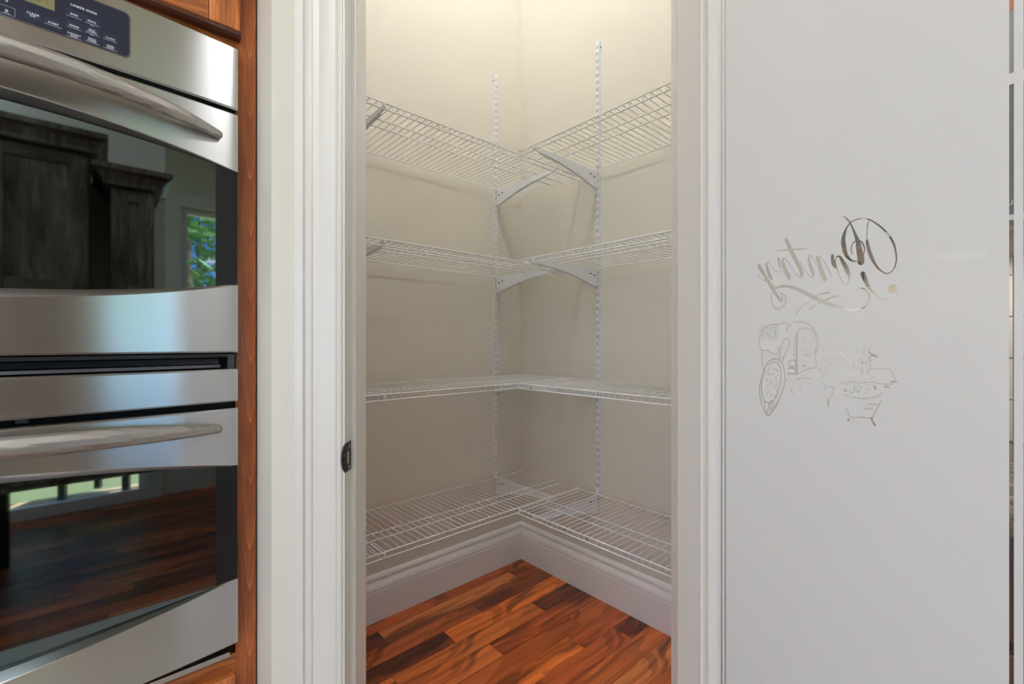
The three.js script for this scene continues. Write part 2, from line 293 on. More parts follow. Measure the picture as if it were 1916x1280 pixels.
{ // pantry door of frosted glass, swung wide open towards the kitchen; seen from its inner side, so the lettering reads mirrored
  const I = [0.2871, 0.8186], at = [DOOR_O[0] + I[0] * cosY + (0.83 - I[1]) * sinY, DOOR_O[1] - I[0] * sinY + (0.83 - I[1]) * cosY];
  const g = structure(shell('door_1', [at[0], 0.012, at[1]], THREE.MathUtils.degToRad(-27.98)), 'white framed pantry door with a frosted glass pane etched with mirrored lettering');
  const L = 0.640, TH = 0.035, G0 = 0.0953, G1 = 0.536, Y0 = 0.26, Y1 = 1.90, top = 2.012;
  const E0 = 0.0176, S0 = 0.0807;                          // where the moulding starts
  mesh('stile', box(E0, 0, -TH, S0, top, 0, 0.0015), M.trim, g);
  mesh('stile', box(L - 0.0676, 0, -TH, L, top, 0, 0.0015), M.trim, g);
  mesh('rail', box(S0, 0, -TH, L - 0.0676, Y0 - 0.03, 0, 0.0015, 'x'), M.trim, g);
  mesh('rail', box(S0, Y1 + 0.03, -TH, L - 0.0676, top, 0, 0.0015, 'x'), M.trim, g);
  // moulding around the pane: [distance from the frame, height] of its section
  const P = [[-0.001, -0.018], [-0.001, 0.0012], [0.001, 0.002], [0.004, 0.002], [0.0052, -0.0012], [0.0095, -0.0022], [0.0130, -0.0020], [0.0170, -0.0005], [0.0200, -0.0012], [0.0212, -0.0040], [0.0222, -0.0045], [0.0242, -0.0065], [0.0252, -0.0105], [0.0252, -0.018]];
  const corner = (sx, sy) => P.map(([a, z]) => [sx > 0 ? S0 + a : L - 0.0676 - a, sy > 0 ? Y0 - 0.03 + a : Y1 + 0.03 - a, z]);
  const c = [corner(1, 1), corner(1, -1), corner(-1, -1), corner(-1, 1)];
  for (let k = 0; k < 4; k++) mesh('moulding', ringLoft([c[k], c[(k + 1) % 4]], 0.35), M.trim, g);
  mesh('glass_pane', box(G0 - 0.006, Y0 - 0.006, -0.0165, L - G0 + 0.006, Y1 + 0.006, -0.0125), M.pane, g);
  // frosting on the pane's inner face: clear double lines run up both sides, a clear window holds the etched lettering and picture
  const film = phys({ color: sRGB(250, 251, 251), roughness: 0.96, transmission: 0.27, thickness: 0, ior: 1.45, specularIntensity: 0.3, side: THREE.DoubleSide });
  const zf = -0.0120, A = [0.17, 1.04 - 0.012, 0.39, 1.32 - 0.012], lines = [[0.1147, 0.1180], [0.1232, 0.1262], [0.4605, 0.4635], [0.4694, 0.4727]];
  const rect = (x0, y0, x1, y1, hole) => { const s = new THREE.Shape([[x0, y0], [x1, y0], [x1, y1], [x0, y1]].map((q) => new THREE.Vector2(...q))); if (hole) s.holes.push(new THREE.Path([[hole[0], hole[1]], [hole[0], hole[3]], [hole[2], hole[3]], [hole[2], hole[1]]].map((q) => new THREE.Vector2(...q)))); const q = new THREE.ShapeGeometry(s); q.translate(0, 0, zf); return uvm(q); };
  let x = G0 - 0.005; const strips = [];
  for (const [a, b] of [...lines, [L - G0 + 0.005, 0]]) { strips.push(rect(x, Y0 - 0.005, a, Y1 + 0.005, x < A[0] && a > A[2] ? A : null)); x = b; }
  part(mesh('frosted_film', join(strips), film, g), 'frosted surface with thin clear lines');
  const cv = document.createElement('canvas'); cv.width = 1408; cv.height = 1792;
  const c2 = cv.getContext('2d'), K = cv.width / 220; c2.fillStyle = '#fff'; c2.fillRect(0, 0, cv.width, cv.height); c2.strokeStyle = c2.fillStyle = '#000'; c2.lineCap = c2.lineJoin = 'round';
  // a brush stroke through points of [x, y, width], millimetres on the pane
  const stroke = (q, alpha = 1) => {
    const pts = []; for (let i = 0; i < q.length; i += 3) pts.push(new THREE.Vector3(q[i], q[i + 1], q[i + 2]));
    const n = pts.length * 8, cu = new THREE.CatmullRomCurve3(pts, false, 'centripetal'), raw = [];
    for (let i = 0; i <= n; i++) raw.push(pts.length > 2 ? cu.getPoint(i / n) : pts[0].clone().lerp(pts[1], i / n));
    c2.globalAlpha = alpha;
    for (let i = 0; i < n; i++) { c2.lineWidth = Math.max(0.5, (raw[i].z + raw[i + 1].z) / 2 * K); c2.beginPath(); c2.moveTo(raw[i].x * K, cv.height - raw[i].y * K); c2.lineTo(raw[i + 1].x * K, cv.height - raw[i + 1].y * K); c2.stroke(); }
  };
  // the script
  stroke([146.3,267.6,0.56,150.3,263.9,1.1,153.7,259.2,1.42,156.5,253.2,1.73,158.9,247.3,2.36,161,241.5,3.2,162.8,236.3,4.46,164.1,229.2,5.81,165.1,223.8,6.53,166.2,218.3,7.14,166.8,212.5,7.55]);
  stroke([161.9,213.6,0.85,156.5,215.3,1.73,151.4,220.5,3.29,148.4,227,4.65,147,233.8,5.33,146.3,240.4,4.9,147.7,247.2,3.77,150.3,253.1,2.2,154.2,257.5,1.41,160.8,259.7,1.07,169.4,259,0.94,175.6,256.1,1.23,183.6,249.3,1.4,190.5,241.8,1.66,196.2,233.8,1.82,200.4,224.8,2.08,202.5,215.6,1.69,202.9,207.3,1.32,200.8,200.3,1.13,197.1,196.2,1.15,193.3,195.7,1.16,188.5,198.7,1.47,184.1,203.7,1.99,180.6,209.6,2.82,177.1,217.9,3.66,174.6,226.1,3.48,173.1,234.6,2.47,172.9,242.9,1.44,173.9,250.9,0.92,175,256,0.51]);
  stroke([157.3,222.1,0.65,155.6,227.8,1.08,157,233.3,1.08,160.8,236.4,1.17,166.2,234.9,1.37,169.7,229.6,1.56,170.6,224.8,1.24,169.4,218.8,0.83]);
  stroke([168.5,198.9,5.43,170.9,193.6,4.77,173.7,186.5,3.29,177.6,180.4,1.83,182.6,174.8,1.2,188.5,170.7,0.98,194.3,169.2,0.87,199.9,170.6,0.85,202.7,174.2,0.85,203.6,177.5,0.84]);
  stroke([199.2,179.2,8.55,199.5,179.2,8.54]);
  stroke([133.1,225.5,3,133.4,219.9,4.38,135.1,214.6,4.59,137.6,210.9,2.51]);
  stroke([138.2,210.8,0.8,137,218.1,1.03,138.4,222.9,1.25,141.7,222.6,2.03,145.8,216.1,4.01,149.2,209.5,4.86,151.4,204.3,4.61,153.3,199.2,3.05,152.9,193.9,1.53,150.7,190.5,0.77,146.3,192.6,0.67,142.3,199.1,0.79,138.8,209.6,0.8]);
  stroke([164.1,169.5,1.9,166.2,171.8,1.26,164.6,174.3,0.53]);
  stroke([159.3,172.9,0.43,159.4,178.7,0.75,163.5,183,0.85,168.3,183.3,0.94,173,179.9,1.03,175.6,174,1.12,174.8,167.9,0.92,170.4,162.5,1.25,163,160.8,1.91,153.1,161.1,2.18,139.4,164.3,2.27]);
  stroke([112.2,228.1,1.34,114,225.1,3.62,116.8,216.1,4.91,120.2,205.7,5.43,123.2,199.5,4.83]);
  stroke([115.8,227.9,0.76,121.7,221.5,0.75,127.6,210.8,0.73,131.4,202.3,0.73]);
  stroke([89.5,226.2,0.81,94.4,216.9,0.9,100.3,208.6,0.79,104.5,204.1,1.17,107.8,205.7,3.29,106.1,212.3,4.47,102.6,222.1,3.73,101.7,227.8,2.56,103.5,231.1,1.17,107.6,226.2,0.77,112.2,217.7,0.67]);
  stroke([67.8,258.2,4.71,74.8,244.1,5.26,82.8,229.2,5.37,89.5,216.7,5.28,91.5,208.9,4.24,88.9,206.4,1.42,83.9,210.9,0.82,77.1,220.6,0.84,70.2,229.5,0.85,65.4,234.7,1.29,62.5,232.8,3.26,62.5,228.8,4.56,67.2,218.3,5.58,73.1,208.2,5.29]);
  stroke([52.7,246.3,0.78,65.4,245.2,1.72,81.7,242.6,1.86,98.2,240,1.39]);
  stroke([55.8,235.5,3.97,57.2,228.7,3.08,59.2,222,1.31]);
  stroke([60.6,218.8,0.76,55.8,217.8,0.88,52,219.1,0.89,45.8,224.6,0.9,38.7,233.1,1.15,35.4,231.9,2.78,38.3,221.7,4.83,43.2,211.8,4.09,45.5,209.2,2.26]);
  stroke([22,232,5.02,30.1,219.8,5.63,39.3,206.2,4.82,47,195.1,4.73,55.8,184.1,4.19,60.4,179.5,3.27,62.1,183,1.96,58.2,189.9,0.88,52.7,196.9,0.89,44.5,203.5,0.68]);
  stroke([22,219.1,0.96,27.5,212.4,1.3,34.1,208.4,0.93]);
  stroke([47,194.6,1.35,43.8,188.3,1.36,44.5,179.1,1.59,48.3,171.7,1.8,55.8,168.7,1.77,64.3,172.5,1.62,67.6,180.1,1.61,65.4,186,1.08,60.6,188.8,0.87]);
  stroke([49.5,195.8,1.12,54.5,197.4,1.99,60.6,198.3,2.84,70.2,197.2,3.2,81.7,193.1,3.73,94.9,186.9,4,107.6,179.6,4.45,119.8,173.6,4.31,131.4,168.2,3.27,145.2,163.2,2.45]);
  stroke([83.9,161,2.06,92.8,170.3,1.41,104.5,176.7,1.17,116.8,181.9,1.89,128,182.7,2.02]);
  stroke([102.9,164.9,1.18,111.7,169.7,1.15,122.7,173.8,1.86,131.4,176.5,1.82,139.8,177.9,1.15]);
  stroke([22.9,126.2,1.46,24.6,135.1,1.45,32.8,143.8,1.42,45.5,148.7,1.38,56.2,147.4,1.35]);  // loaf and paddle
  stroke([50.1,140.9,1.23,54.7,146.2,1.22,63.6,149.2,1.19,70.8,148.9,1.17,74.4,146.8,1.16]);
  stroke([67.9,139.2,1.44,72.2,146.2,1.42,80.7,150,1.39,91.6,150.2,1.36,102,146.3,1.32,109.7,139.4,1.29,114,131.5,1.28,115.2,122.7,1.28,113.4,115,1.28,110.3,109.9,1.29,111.5,101.6,1.29,112.2,96.1,1.29]);
  stroke([22.9,126.2,1.31,23.8,118.5,1.31,27.9,113.4,1.3,37.6,113.6,1.27,41.6,111.2,1.26,50.1,108.9,1.23,55.4,110.3,1.21,56.5,118.8,1.21]);
  stroke([27.9,112.2,1.3,27.6,98.2,1.3,30.4,86.9,1.29]);
  stroke([80.7,107.4,1.27,80.7,121.4,1.27,82.7,131.9,1.26,88.2,139.9,1.24,98.2,141.9,1.21,107.1,138.3,1.18,112.2,129.3,1.17,112.8,120.5,1.17,109.7,111.6,1.18]);
  stroke([85.1,135.3,2.51,84.5,127.2,2.51,84.3,119.1,2.51,84.5,111,2.51,83.7,102.8,2.52,84.8,93.6,2.51,84.5,84.2,2.51]);
  stroke([36,94.7,1.7,27.9,77.8,1.73,23.3,59.5,1.75,24.6,46.9,1.74,29.5,34.8,1.72,37.6,24.6,1.69,48.6,35,1.65,57.7,50.8,1.61,65,68.5,1.58,65.8,85.4,1.58,59.1,99.5,1.6,48.6,102.1,1.65,39.2,98,1.68,32,85.7,1.71,27.9,72.7,1.73,27.1,57.4,1.73,31.2,42.6,1.72]);
  stroke([38.4,93.6,1.26,51.6,97.9,1.23,59.1,89.8,1.2,59.9,75.3,1.2,55.4,60.3,1.21,48.6,47.3,1.23,40.8,42.6,1.26,31.2,43.9,1.29]);
  stroke([56.2,99.3,1.21,59.1,112.8,1.2,63.6,126.1,1.19,68.7,129.7,1.18,73,126.1,1.16,72.2,119,1.17,66.5,109.3,1.18,62.1,99.6,1.2]);
  stroke([87.5,85.6,1.12,99.5,90.9,1.09,109.7,93.8,1.06,117.1,92,1.04,120.7,82.4,1.03]);
  stroke([82.1,76.5,1.14,94.2,80.3,1.1,105.9,79.9,1.07]);
  stroke([35.2,31.8,1.42,32.8,39,1.42,35.2,43.1,1.42,39.2,41.1,1.4,37.6,30.9,1.41,35.2,26.7,1.42]);
  stroke([42.3,35.3,1.39,42.3,42.8,1.39,44.7,46.2,1.38,47.3,42.2,1.38,45.8,35.2,1.38,42.3,32.8,1.39]);
  stroke([72.2,100,1.3,80.7,102.1,1.27,82.7,95.8,1.26,73.7,93,1.29,72.2,100,1.3]);
  stroke([70.8,90.4,1.82,80.7,91,1.78,82.7,85.3,1.77,70.8,84.5,1.82]);
  stroke([90.2,107.6,0.99,99.5,109.1,0.97,103.3,108,0.96]);
  stroke([91.6,96.2,1.23,96.8,95.3,1.22]);
  stroke([125.3,71.2,0.9,128.8,73.2,0.89,134.6,71.6,0.88,133.5,64.6,0.88,130,58.8,0.89]);  // fruit bowl
  stroke([127.7,57.5,1.57,127.9,50,1.57]);
  stroke([147.5,70.3,2.97,148.9,70.2,2.96]);
  stroke([153.9,73,0.94,154.3,67.9,0.94,158.7,70.4,0.92,159.2,75.6,0.92,160.8,77.7,0.92,161.8,70.8,0.92,164.4,72,0.91,164.1,68,0.91]);
  stroke([181.2,77.7,2.88,182.1,75.8,2.88]);
  stroke([191.5,78.2,1.49,192.9,79.3,1.48,195.6,78.6,1.47]);
  stroke([174.9,114.5,1.96,177.8,112.1,1.94,183.6,109.3,1.91]);
  stroke([166.9,104.3,1.4,167.9,101.3,1.4]);
  stroke([173.9,93.7,1.57,175.9,95.8,1.56]);
  stroke([177.8,110.6,0.58,176.9,102.7,0.58,177.8,96.9,0.58,185.5,96.9,0.57,197.4,97.1,0.55,200.1,90.7,0.54,202.3,85.3,0.54]);
  stroke([198.3,84.5,2.19,202.7,85.1,2.16]);
  stroke([142.5,77.1,0.75,155.5,81.3,0.73,165.9,80.2,0.7,177.8,82.2,0.68,189.2,81.3,0.66,200.1,82.3,0.63]);
  stroke([145.8,66,0.75,157.6,64.2,0.72,170,63.7,0.7,181.7,67,0.67,189.2,71.7,0.66]);
  stroke([150.2,49.9,0.84,155.5,41.5,0.83,167.9,43.5,0.8,177.8,44.1,0.78,183.6,54.7,0.76,188.3,64,0.75]);
  stroke([173.9,58.2,0.79,183.6,59.5,0.76]);
  stroke([171,52.4,0.79,178.8,54.5,0.77]);
  stroke([177.8,44.1,2.14,179.8,39.5,2.12,181.7,36.9,2.11]);
  stroke([151.8,36.8,1.89,153.4,38.6,1.88]);
  // fine hatching of the crust, the paddle's carving and the heaped fruit
  const hatch = (n, x0, y0, x1, y1, len, wd, turn) => { for (let i = 0; i < n; i++) { const px = rr(x0, x1), py = rr(y0, y1), a = turn + rr(-0.7, 0.7); stroke([px, py, wd, px + len * 0.5 * Math.cos(a), py + len * 0.5 * Math.sin(a), wd * 0.8, px + len * Math.cos(a + 0.5), py + len * Math.sin(a + 0.5), wd * 0.4], 0.8); } };
  hatch(110, 26, 127, 55, 146, 5, 0.3, 1.6); hatch(40, 34, 50, 58, 94, 3.5, 0.6, 0.6); hatch(26, 84, 96, 108, 136, 4, 0.4, 0.9);
  hatch(130, 116, 90, 176, 120, 4, 0.28, 0.5); hatch(30, 118, 66, 176, 88, 5, 0.25, 0.1); hatch(20, 64, 58, 96, 84, 3, 0.25, 0.2);
  const at2 = new THREE.CanvasTexture(cv); at2.magFilter = THREE.LinearFilter;
  const art = new THREE.PlaneGeometry(A[2] - A[0], A[3] - A[1]); art.translate((A[0] + A[2]) / 2, (A[1] + A[3]) / 2, zf);
  const filmCut = film.clone(); filmCut.alphaMap = at2; filmCut.transparent = true;
  part(mesh('etched_design', art, filmCut, g), 'clear etched script and bread drawing, seen from behind');
}

// ---------------------------------------------------------------- wire shelves on slotted standards
const SHELVES = [[1.952, 'topmost'], [1.503, 'second from the top'], [0.993, 'third from the top'], [0.474, 'lowest']];
const FRONT = 0.388, PITCH = 0.0263;
// a place in the pantry by distance along a wall, height and distance out from it
const onWall = { left: (l, y, d) => [d, y, l], right: (l, y, d) => [l, y, d] };
const wallTurn = { left: -Math.PI / 2, right: 0 };
function wireShelf(side, y, label) {
  const P = onWall[side], from = side === 'left' ? W + 0.012 : FRONT + 0.012, to = side === 'left' ? 1.335 : 1.372;
  const t = thing('wire_shelf', label, 'shelf', [0, y, 0], 0, 'white wire shelves in the pantry');
  const wires = [], first = side === 'left' ? 0.003 : 0.4036;
  for (let l = first - (side === 'left' ? 0 : 0); l < to; l += PITCH) {
    wires.push(rod(P(l, 0, -0.007), P(l, 0, FRONT), 0.00135, 6));
    wires.push(rod(P(l, 0.0005, FRONT), P(l, -0.0205, FRONT + 0.0012), 0.00135, 6));
  }
  mesh('cross_wires', join(wires), M.wire, t).userData.kind = 'stuff';
  mesh('front_rod', rod(P(from, -0.001, FRONT + 0.0012), P(to, -0.001, FRONT + 0.0012), 0.0026), M.wire, t);
  mesh('lip_rod', rod(P(from, -0.0205, FRONT + 0.0012), P(to, -0.0205, FRONT + 0.0012), 0.0026), M.wire, t);
  for (const d of [0.222, 0.279]) mesh('support_rod', rod(P(from, -0.0036, d), P(to, -0.0036, d), 0.0025), M.wire, t);
  mesh('back_rod', rod(P(from, -0.0036, -0.005), P(to, -0.0036, -0.005), 0.0026), M.wire, t);
  return t;
}
for (const [y, which] of SHELVES) for (const side of ['left', 'right'])
  wireShelf(side, y, `white wire shelf on the ${side} pantry wall, ${which} of the four there`);

function standardGeometry() {                           // slotted steel channel, local +z out of the wall
  const y0 = 0.46, y1 = 2.545, w = 0.0085, s = new THREE.Shape([[-w, y0], [w, y0], [w, y1], [-w, y1]].map((q) => new THREE.Vector2(...q)));
  for (let y = y1 - 0.028; y > y0 + 0.02; y -= 0.0324) for (const x of [-0.0046, 0.0046]) {
    const a = 0.0016, b = 0.0088; s.holes.push(new THREE.Path([[x - a, y - b], [x - a, y + b], [x + a, y + b], [x + a, y - b]].map((q) => new THREE.Vector2(...q))));
  }
  const f = new THREE.ExtrudeGeometry(s, { depth: 0.0016, bevelEnabled: false }); f.translate(0, 0, 0.0102);
  const side = (x) => { const g = new THREE.BoxGeometry(0.0016, y1 - y0, 0.0112); g.translate(x, (y0 + y1) / 2, 0.0056); return g; };
  return join([f, side(-w - 0.0004), side(w + 0.0004)]);
}
const standardGeo = standardGeometry();
function standard(side, l, label) {
  const p = onWall[side](l, 0, W), t = thing('slotted_standard', label, 'shelf standard', [p[0], 0, p[2]], side === 'left' ? Math.PI / 2 : 0, 'slotted shelf standards');
  mesh('channel', standardGeo, M.bracket, t);
  mesh('dark_lining', box(-0.0078, 0.462, 0.0004, 0.0078, 2.543, 0.001), M.slateMetal, t);
  const sx = side === 'left' ? -1 : 1;
  mesh('fixing_tab', box(Math.min(sx * 0.008, sx * 0.0165), 2.5, 0.0002, Math.max(sx * 0.008, sx * 0.0165), 2.526, 0.003, 0.001), M.bracket, t);
  mesh('screw', (() => { const c = new THREE.CylinderGeometry(0.003, 0.003, 0.003, 10); c.rotateX(Math.PI / 2); c.translate(sx * 0.0122, 2.513, 0.0035); return c; })(), M.slateMetal, t);
}
standard('left', 0.1605, 'white slotted shelf standard on the left pantry wall near the corner');
standard('left', 0.98, 'white slotted shelf standard on the left pantry wall beside the door jamb');
standard('right', 0.494, 'white slotted shelf standard on the right pantry wall near the corner');

function bracketParts(t, flip) {                        // local +z out of the wall, y from the shelf's underside
  const s = new THREE.Shape(); const z0 = 0.0135, z1 = FRONT - W + 0.0005;
  s.moveTo(z0, 0); s.lineTo(z1, 0); s.lineTo(z1 + 0.002, -0.009); s.quadraticCurveTo(z1 - 0.004, -0.0145, z1 - 0.02, -0.016);
  s.quadraticCurveTo(0.18, -0.040, 0.06, -0.071); s.lineTo(z0, -0.0785); s.lineTo(z0, 0);
  const g = new THREE.ExtrudeGeometry(s, { depth: 0.0036, bevelEnabled: true, bevelSize: 0.0006, bevelThickness: 0.0006, bevelSegments: 1, curveSegments: 10 });
  g.translate(0, 0, -0.0018); g.rotateY(-Math.PI / 2);   // shape x to z
  mesh('blade', toCreasedNormals(flat(g), 0.5), M.bracket, t);
  // the folded lower flange
  const low = [[0.020, -0.0778], [0.06, -0.0713], [0.12, -0.0555], [0.19, -0.0395], [0.28, -0.0255], [0.385, -0.0172]], r = low.map(([z, y]) => [[-0.0065, y, z], [0.0065, y, z], [0.0065, y - 0.0016, z], [-0.0065, y - 0.0016, z]]);
  mesh('flange', ringLoft(r, 0.5), M.bracket, t);
  for (const [z, y] of [[0.037, -0.0285], [0.062, -0.0225]]) mesh('slot', box(-0.0026, y - 0.003, z - 0.0065, 0.0026, y + 0.003, z + 0.0065, 0.0008), M.slateMetal, t);
  mesh('front_clip', box(-0.005, -0.0105, z1 - 0.006, 0.005, 0.0052, z1 + 0.0052, 0.002), M.bracket, t);
}
const bracketProto = new THREE.Group(); bracketParts(bracketProto);
function bracket(side, l, y, label) {
  const p = onWall[side](l, 0, W), t = bracketProto.clone(); t.name = numbered('shelf_bracket');
  t.position.set(p[0], y - 0.0068, p[2]); t.rotation.y = side === 'left' ? Math.PI / 2 : 0; scene.add(t);
  tag(t, label, 'shelf bracket', 'tapered shelf brackets');
}
for (const [y, which] of SHELVES) {
  const shelf = which === 'topmost' ? 'topmost' : which === 'lowest' ? 'lowest' : which.split(' ')[0] + '-from-top';
  bracket('left', 0.1605, y, `white tapered bracket by the corner, under the ${shelf} left wire shelf`);
  bracket('left', 0.98, y, `white tapered bracket by the door jamb, under the ${shelf} left wire shelf`);
  bracket('right', 0.494, y, `white tapered bracket by the corner, under the ${shelf} right wire shelf`);
}

// ---------------------------------------------------------------- oven cabinet and double oven; local x out of the face, z away from the pantry
const X0 = 0.7508, OW0 = 0.0385, OW1 = 0.8015, OC = 0.42, OHW = 0.3815;
{
  const t = thing('oven_cabinet', 'reddish brown stained wood tall cabinet framing the wall oven', 'cabinet', [X0, 0, RETURN_L]);
  const WID = 0.84;
  mesh('stile', box(-0.02, 0.1, 0.0028, 0, 2.5, OW0 + 0.0005, 0.0012), (() => { const m = M.stile.clone(); return m; })(), t);
  mesh('stile', box(-0.02, 0.1, OW1, 0, 2.5, WID, 0.0012), M.cabinet, t);
  mesh('rail', box(-0.02, 1.737, OW0, 0, 1.80, OW1, 0.001, 'z'), M.cabinet, t);
  mesh('rail', box(-0.02, 0.505, OW0, 0, 0.553, OW1, 0.0012, 'z'), M.cabinet, t);
  mesh('rail', box(-0.02, 2.44, OW0, 0, 2.5, OW1, 0.001, 'z'), M.cabinet, t);
  mesh('side_panel', box(-0.76, 0, 0.0035, -0.02, 2.5, 0.018), M.cabinet, t);
  mesh('side_panel', box(-0.76, 0, WID - 0.018, -0.02, 2.5, WID), M.cabinet, t);
  mesh('top_panel', box(-0.76, 2.48, 0.018, -0.02, 2.5, WID - 0.018), M.cabinet, t);
  mesh('oven_shelf', box(-0.76, 0.53, 0.018, -0.02, 0.548, WID - 0.018), M.cabinet, t);
  mesh('plinth', box(-0.1, 0, 0.0015, -0.08, 0.1, WID), M.cabinetDark, t);
  // raised-panel fronts: an eased frame with an ogee round a field
  const front = (name, z0, z1, y0, y1, fw) => {
    const d = new THREE.Group(); d.name = childName(t, name); t.add(d);
    mesh('stile', box(0.001, y0, z0, 0.0205, y1, z0 + fw, 0.004), M.cabinet, d); mesh('stile', box(0.001, y0, z1 - fw, 0.0205, y1, z1, 0.004), M.cabinet, d);
    mesh('rail', box(0.001, y0, z0 + fw - 0.0005, 0.0203, y0 + fw, z1 - fw + 0.0005, 0.0035, 'z'), M.cabinet, d);
    mesh('rail', box(0.001, y1 - fw, z0 + fw - 0.0005, 0.0203, y1, z1 - fw + 0.0005, 0.0035, 'z'), M.cabinet, d);
    mesh('panel', (() => { const a = z0 + fw, b = z1 - fw, c = y0 + fw, e = y1 - fw, k = 0.03, q = (m, x) => [[x, c + m, a + m], [x, e - m, a + m], [x, e - m, b - m], [x, c + m, b - m]]; return ringLoft([q(0, 0.002), q(0, 0.006), q(k * 0.4, 0.008), q(k, 0.016), q(k + 0.004, 0.017)], 0.4); })(), M.cabinet, d);
    return d;
  };
  front('door', 0.034, 0.418, 1.768, 2.46, 0.052); front('door', 0.422, 0.806, 1.768, 2.46, 0.052);
  mesh('lip_moulding', ringLoft([0.032, 0.808].map((z) => [[0, 1.757, z], [0.016, 1.757, z], [0.0215, 1.7605, z], [0.0225, 1.765, z], [0.019, 1.7685, z], [0, 1.7685, z]]), 0.4), M.cabinetDark, t);
  front('drawer', 0.042, 0.80, 0.11, 0.522, 0.06);
}
{
  const t = thing('wall_oven', 'stainless steel double wall oven with black glass doors and bowed handles', 'oven', [X0, 0, RETURN_L]);
  const q = (s) => Math.abs(s - OC) / OHW, E0 = 0.02, bow = (s) => E0 + 0.027 * (1 - Math.min(1, q(s)) ** 2);
  const ss = Array.from({ length: 41 }, (_, i) => OW0 + (OW1 - OW0) * i / 40), mid = (n, a, b) => Array.from({ length: n }, (_, i) => a + (b - a) * i / (n - 1));
  const steelUV = (g) => uvm(g, 'z');
  // a bowed band: outline(s) lists [out, y] round its section
  const band = (name, outline, mat = M.steel, parent = t, S = ss) => {
    const g = ringLoft(S.map((s) => outline(s).map(([e, y]) => [e, y, s])), 0.45);
    return mesh(name, mat === M.steel ? steelUV(g) : g, mat, parent);
  };
  const R = 0.003;                                      // eased outer edge
  mesh('body', box(-0.60, 0.556, OW0 + 0.004, -0.006, 1.733, OW1 - 0.004), M.cavity, t);
  // control panel with its printed touch glass
  const cp = part(band('control_panel', (s) => { const e = bow(s); return [[0.001, 1.614], [e - R, 1.614], [e, 1.614 + R], [e, 1.735 - R], [e - R, 1.735], [0.001, 1.735]]; }), 'brushed steel control panel');
  const K0 = 0.2005, K1 = 0.6395, KY0 = 1.6405, KY1 = 1.7115, kr = 0.007;
  const keys = document.createElement('canvas'); keys.width = 2048; keys.height = 332;
  {
    const c = keys.getContext('2d'), kx = (s) => (K1 - s) / (K1 - K0) * keys.width, ky = (y) => (KY1 - y) / (KY1 - KY0) * keys.height, pm = keys.width / (K1 - K0) / 1000;
    c.fillStyle = '#272d43'; c.fillRect(0, 0, keys.width, keys.height);
    const word = (txt, s, y, mm, bold = true, col = '#dfe3ea') => { c.fillStyle = col; c.textAlign = 'center'; c.textBaseline = 'middle'; c.font = `${bold ? 'bold ' : ''}${mm * pm * 1.35}px sans-serif`; c.fillText(txt, kx(s), ky(y)); };
    const rule = (s, y, half = 0.0085) => { c.fillStyle = '#cfd4de'; c.fillRect(kx(s + half), ky(y), 2 * half * pm * 1000, 0.55 * pm); };
    const pad = (s, y, w = 0.0095, h = 0.0065) => { c.fillStyle = '#2f364d'; c.fillRect(kx(s + w), ky(y + h), 2 * w * pm * 1000, 2 * h * pm * 1000); };
    for (const [s, y] of [[0.2665, 1.6775], [0.246, 1.6765], [0.2665, 1.6600], [0.246, 1.6610], [0.2665, 1.6440], [0.246, 1.6450], [0.224, 1.6605], [0.224, 1.6440], [0.311, 1.6545], [0.2895, 1.6525]]) pad(s, y);
    word('LOWER OVEN', 0.2555, 1.6915, 3.6);
    word('BAKE', 0.2665, 1.6770, 2.7); rule(0.2665, 1.6735); word('BROIL', 0.246, 1.6762, 2.7); rule(0.246, 1.6725); word('HI/LO', 0.246, 1.6702, 1.4, false);
    word('WARM', 0.2665, 1.6592, 2.7); rule(0.2665, 1.6560); word('SELF', 0.246, 1.6628, 2.6); word('CLEAN', 0.246, 1.6598, 2.6); rule(0.246, 1.6570); word('LOCK', 0.246, 1.6548, 1.4, false);
    word('CONVECT', 0.2665, 1.6462, 2.5); word('BAKE', 0.2665, 1.6432, 2.5); rule(0.2665, 1.6412, 0.0085); word('PIZZA', 0.246, 1.6486, 2.5); word('STONE', 0.246, 1.6456, 2.5); rule(0.246, 1.6430);
    word('CLOCK', 0.224, 1.6600, 2.6); rule(0.224, 1.6570); word('OVEN', 0.224, 1.6475, 2.4); word('LIGHT', 0.224, 1.6445, 2.4); rule(0.224, 1.6425);
    word('CLEAR', 0.311, 1.6558, 3.2); word('OFF', 0.311, 1.6522, 2.6); word('START', 0.2895, 1.6520, 3.0); rule(0.2895, 1.6488, 0.0095);
    word('5', 0.3372, 1.6625, 4.2); word('0', 0.3372, 1.6472, 4.2);
    c.strokeStyle = '#aeb6c4'; c.lineWidth = 0.5 * pm; c.strokeRect(kx(0.3455), ky(1.6540), 16.5 * pm, 11.8 * pm); c.fillStyle = '#cfd4de'; c.fillRect(kx(0.3455), ky(1.6435), 16.5 * pm, 0.01); word('ADD 30', 0.3372, 1.6438, 1.5, false);
    c.fillStyle = '#8b8560'; c.fillRect(kx(0.395), ky(1.7115), 107 * pm, 40 * pm);
    c.save(); c.fillStyle = '#7b7654'; c.font = `bold ${15 * pm}px monospace`; c.textAlign = 'right'; c.textBaseline = 'alphabetic'; c.fillText('1:31', kx(0.2925), ky(1.677)); c.restore();
  }
  const keyMap = new THREE.CanvasTexture(keys); keyMap.colorSpace = THREE.SRGBColorSpace; keyMap.magFilter = THREE.LinearFilter;
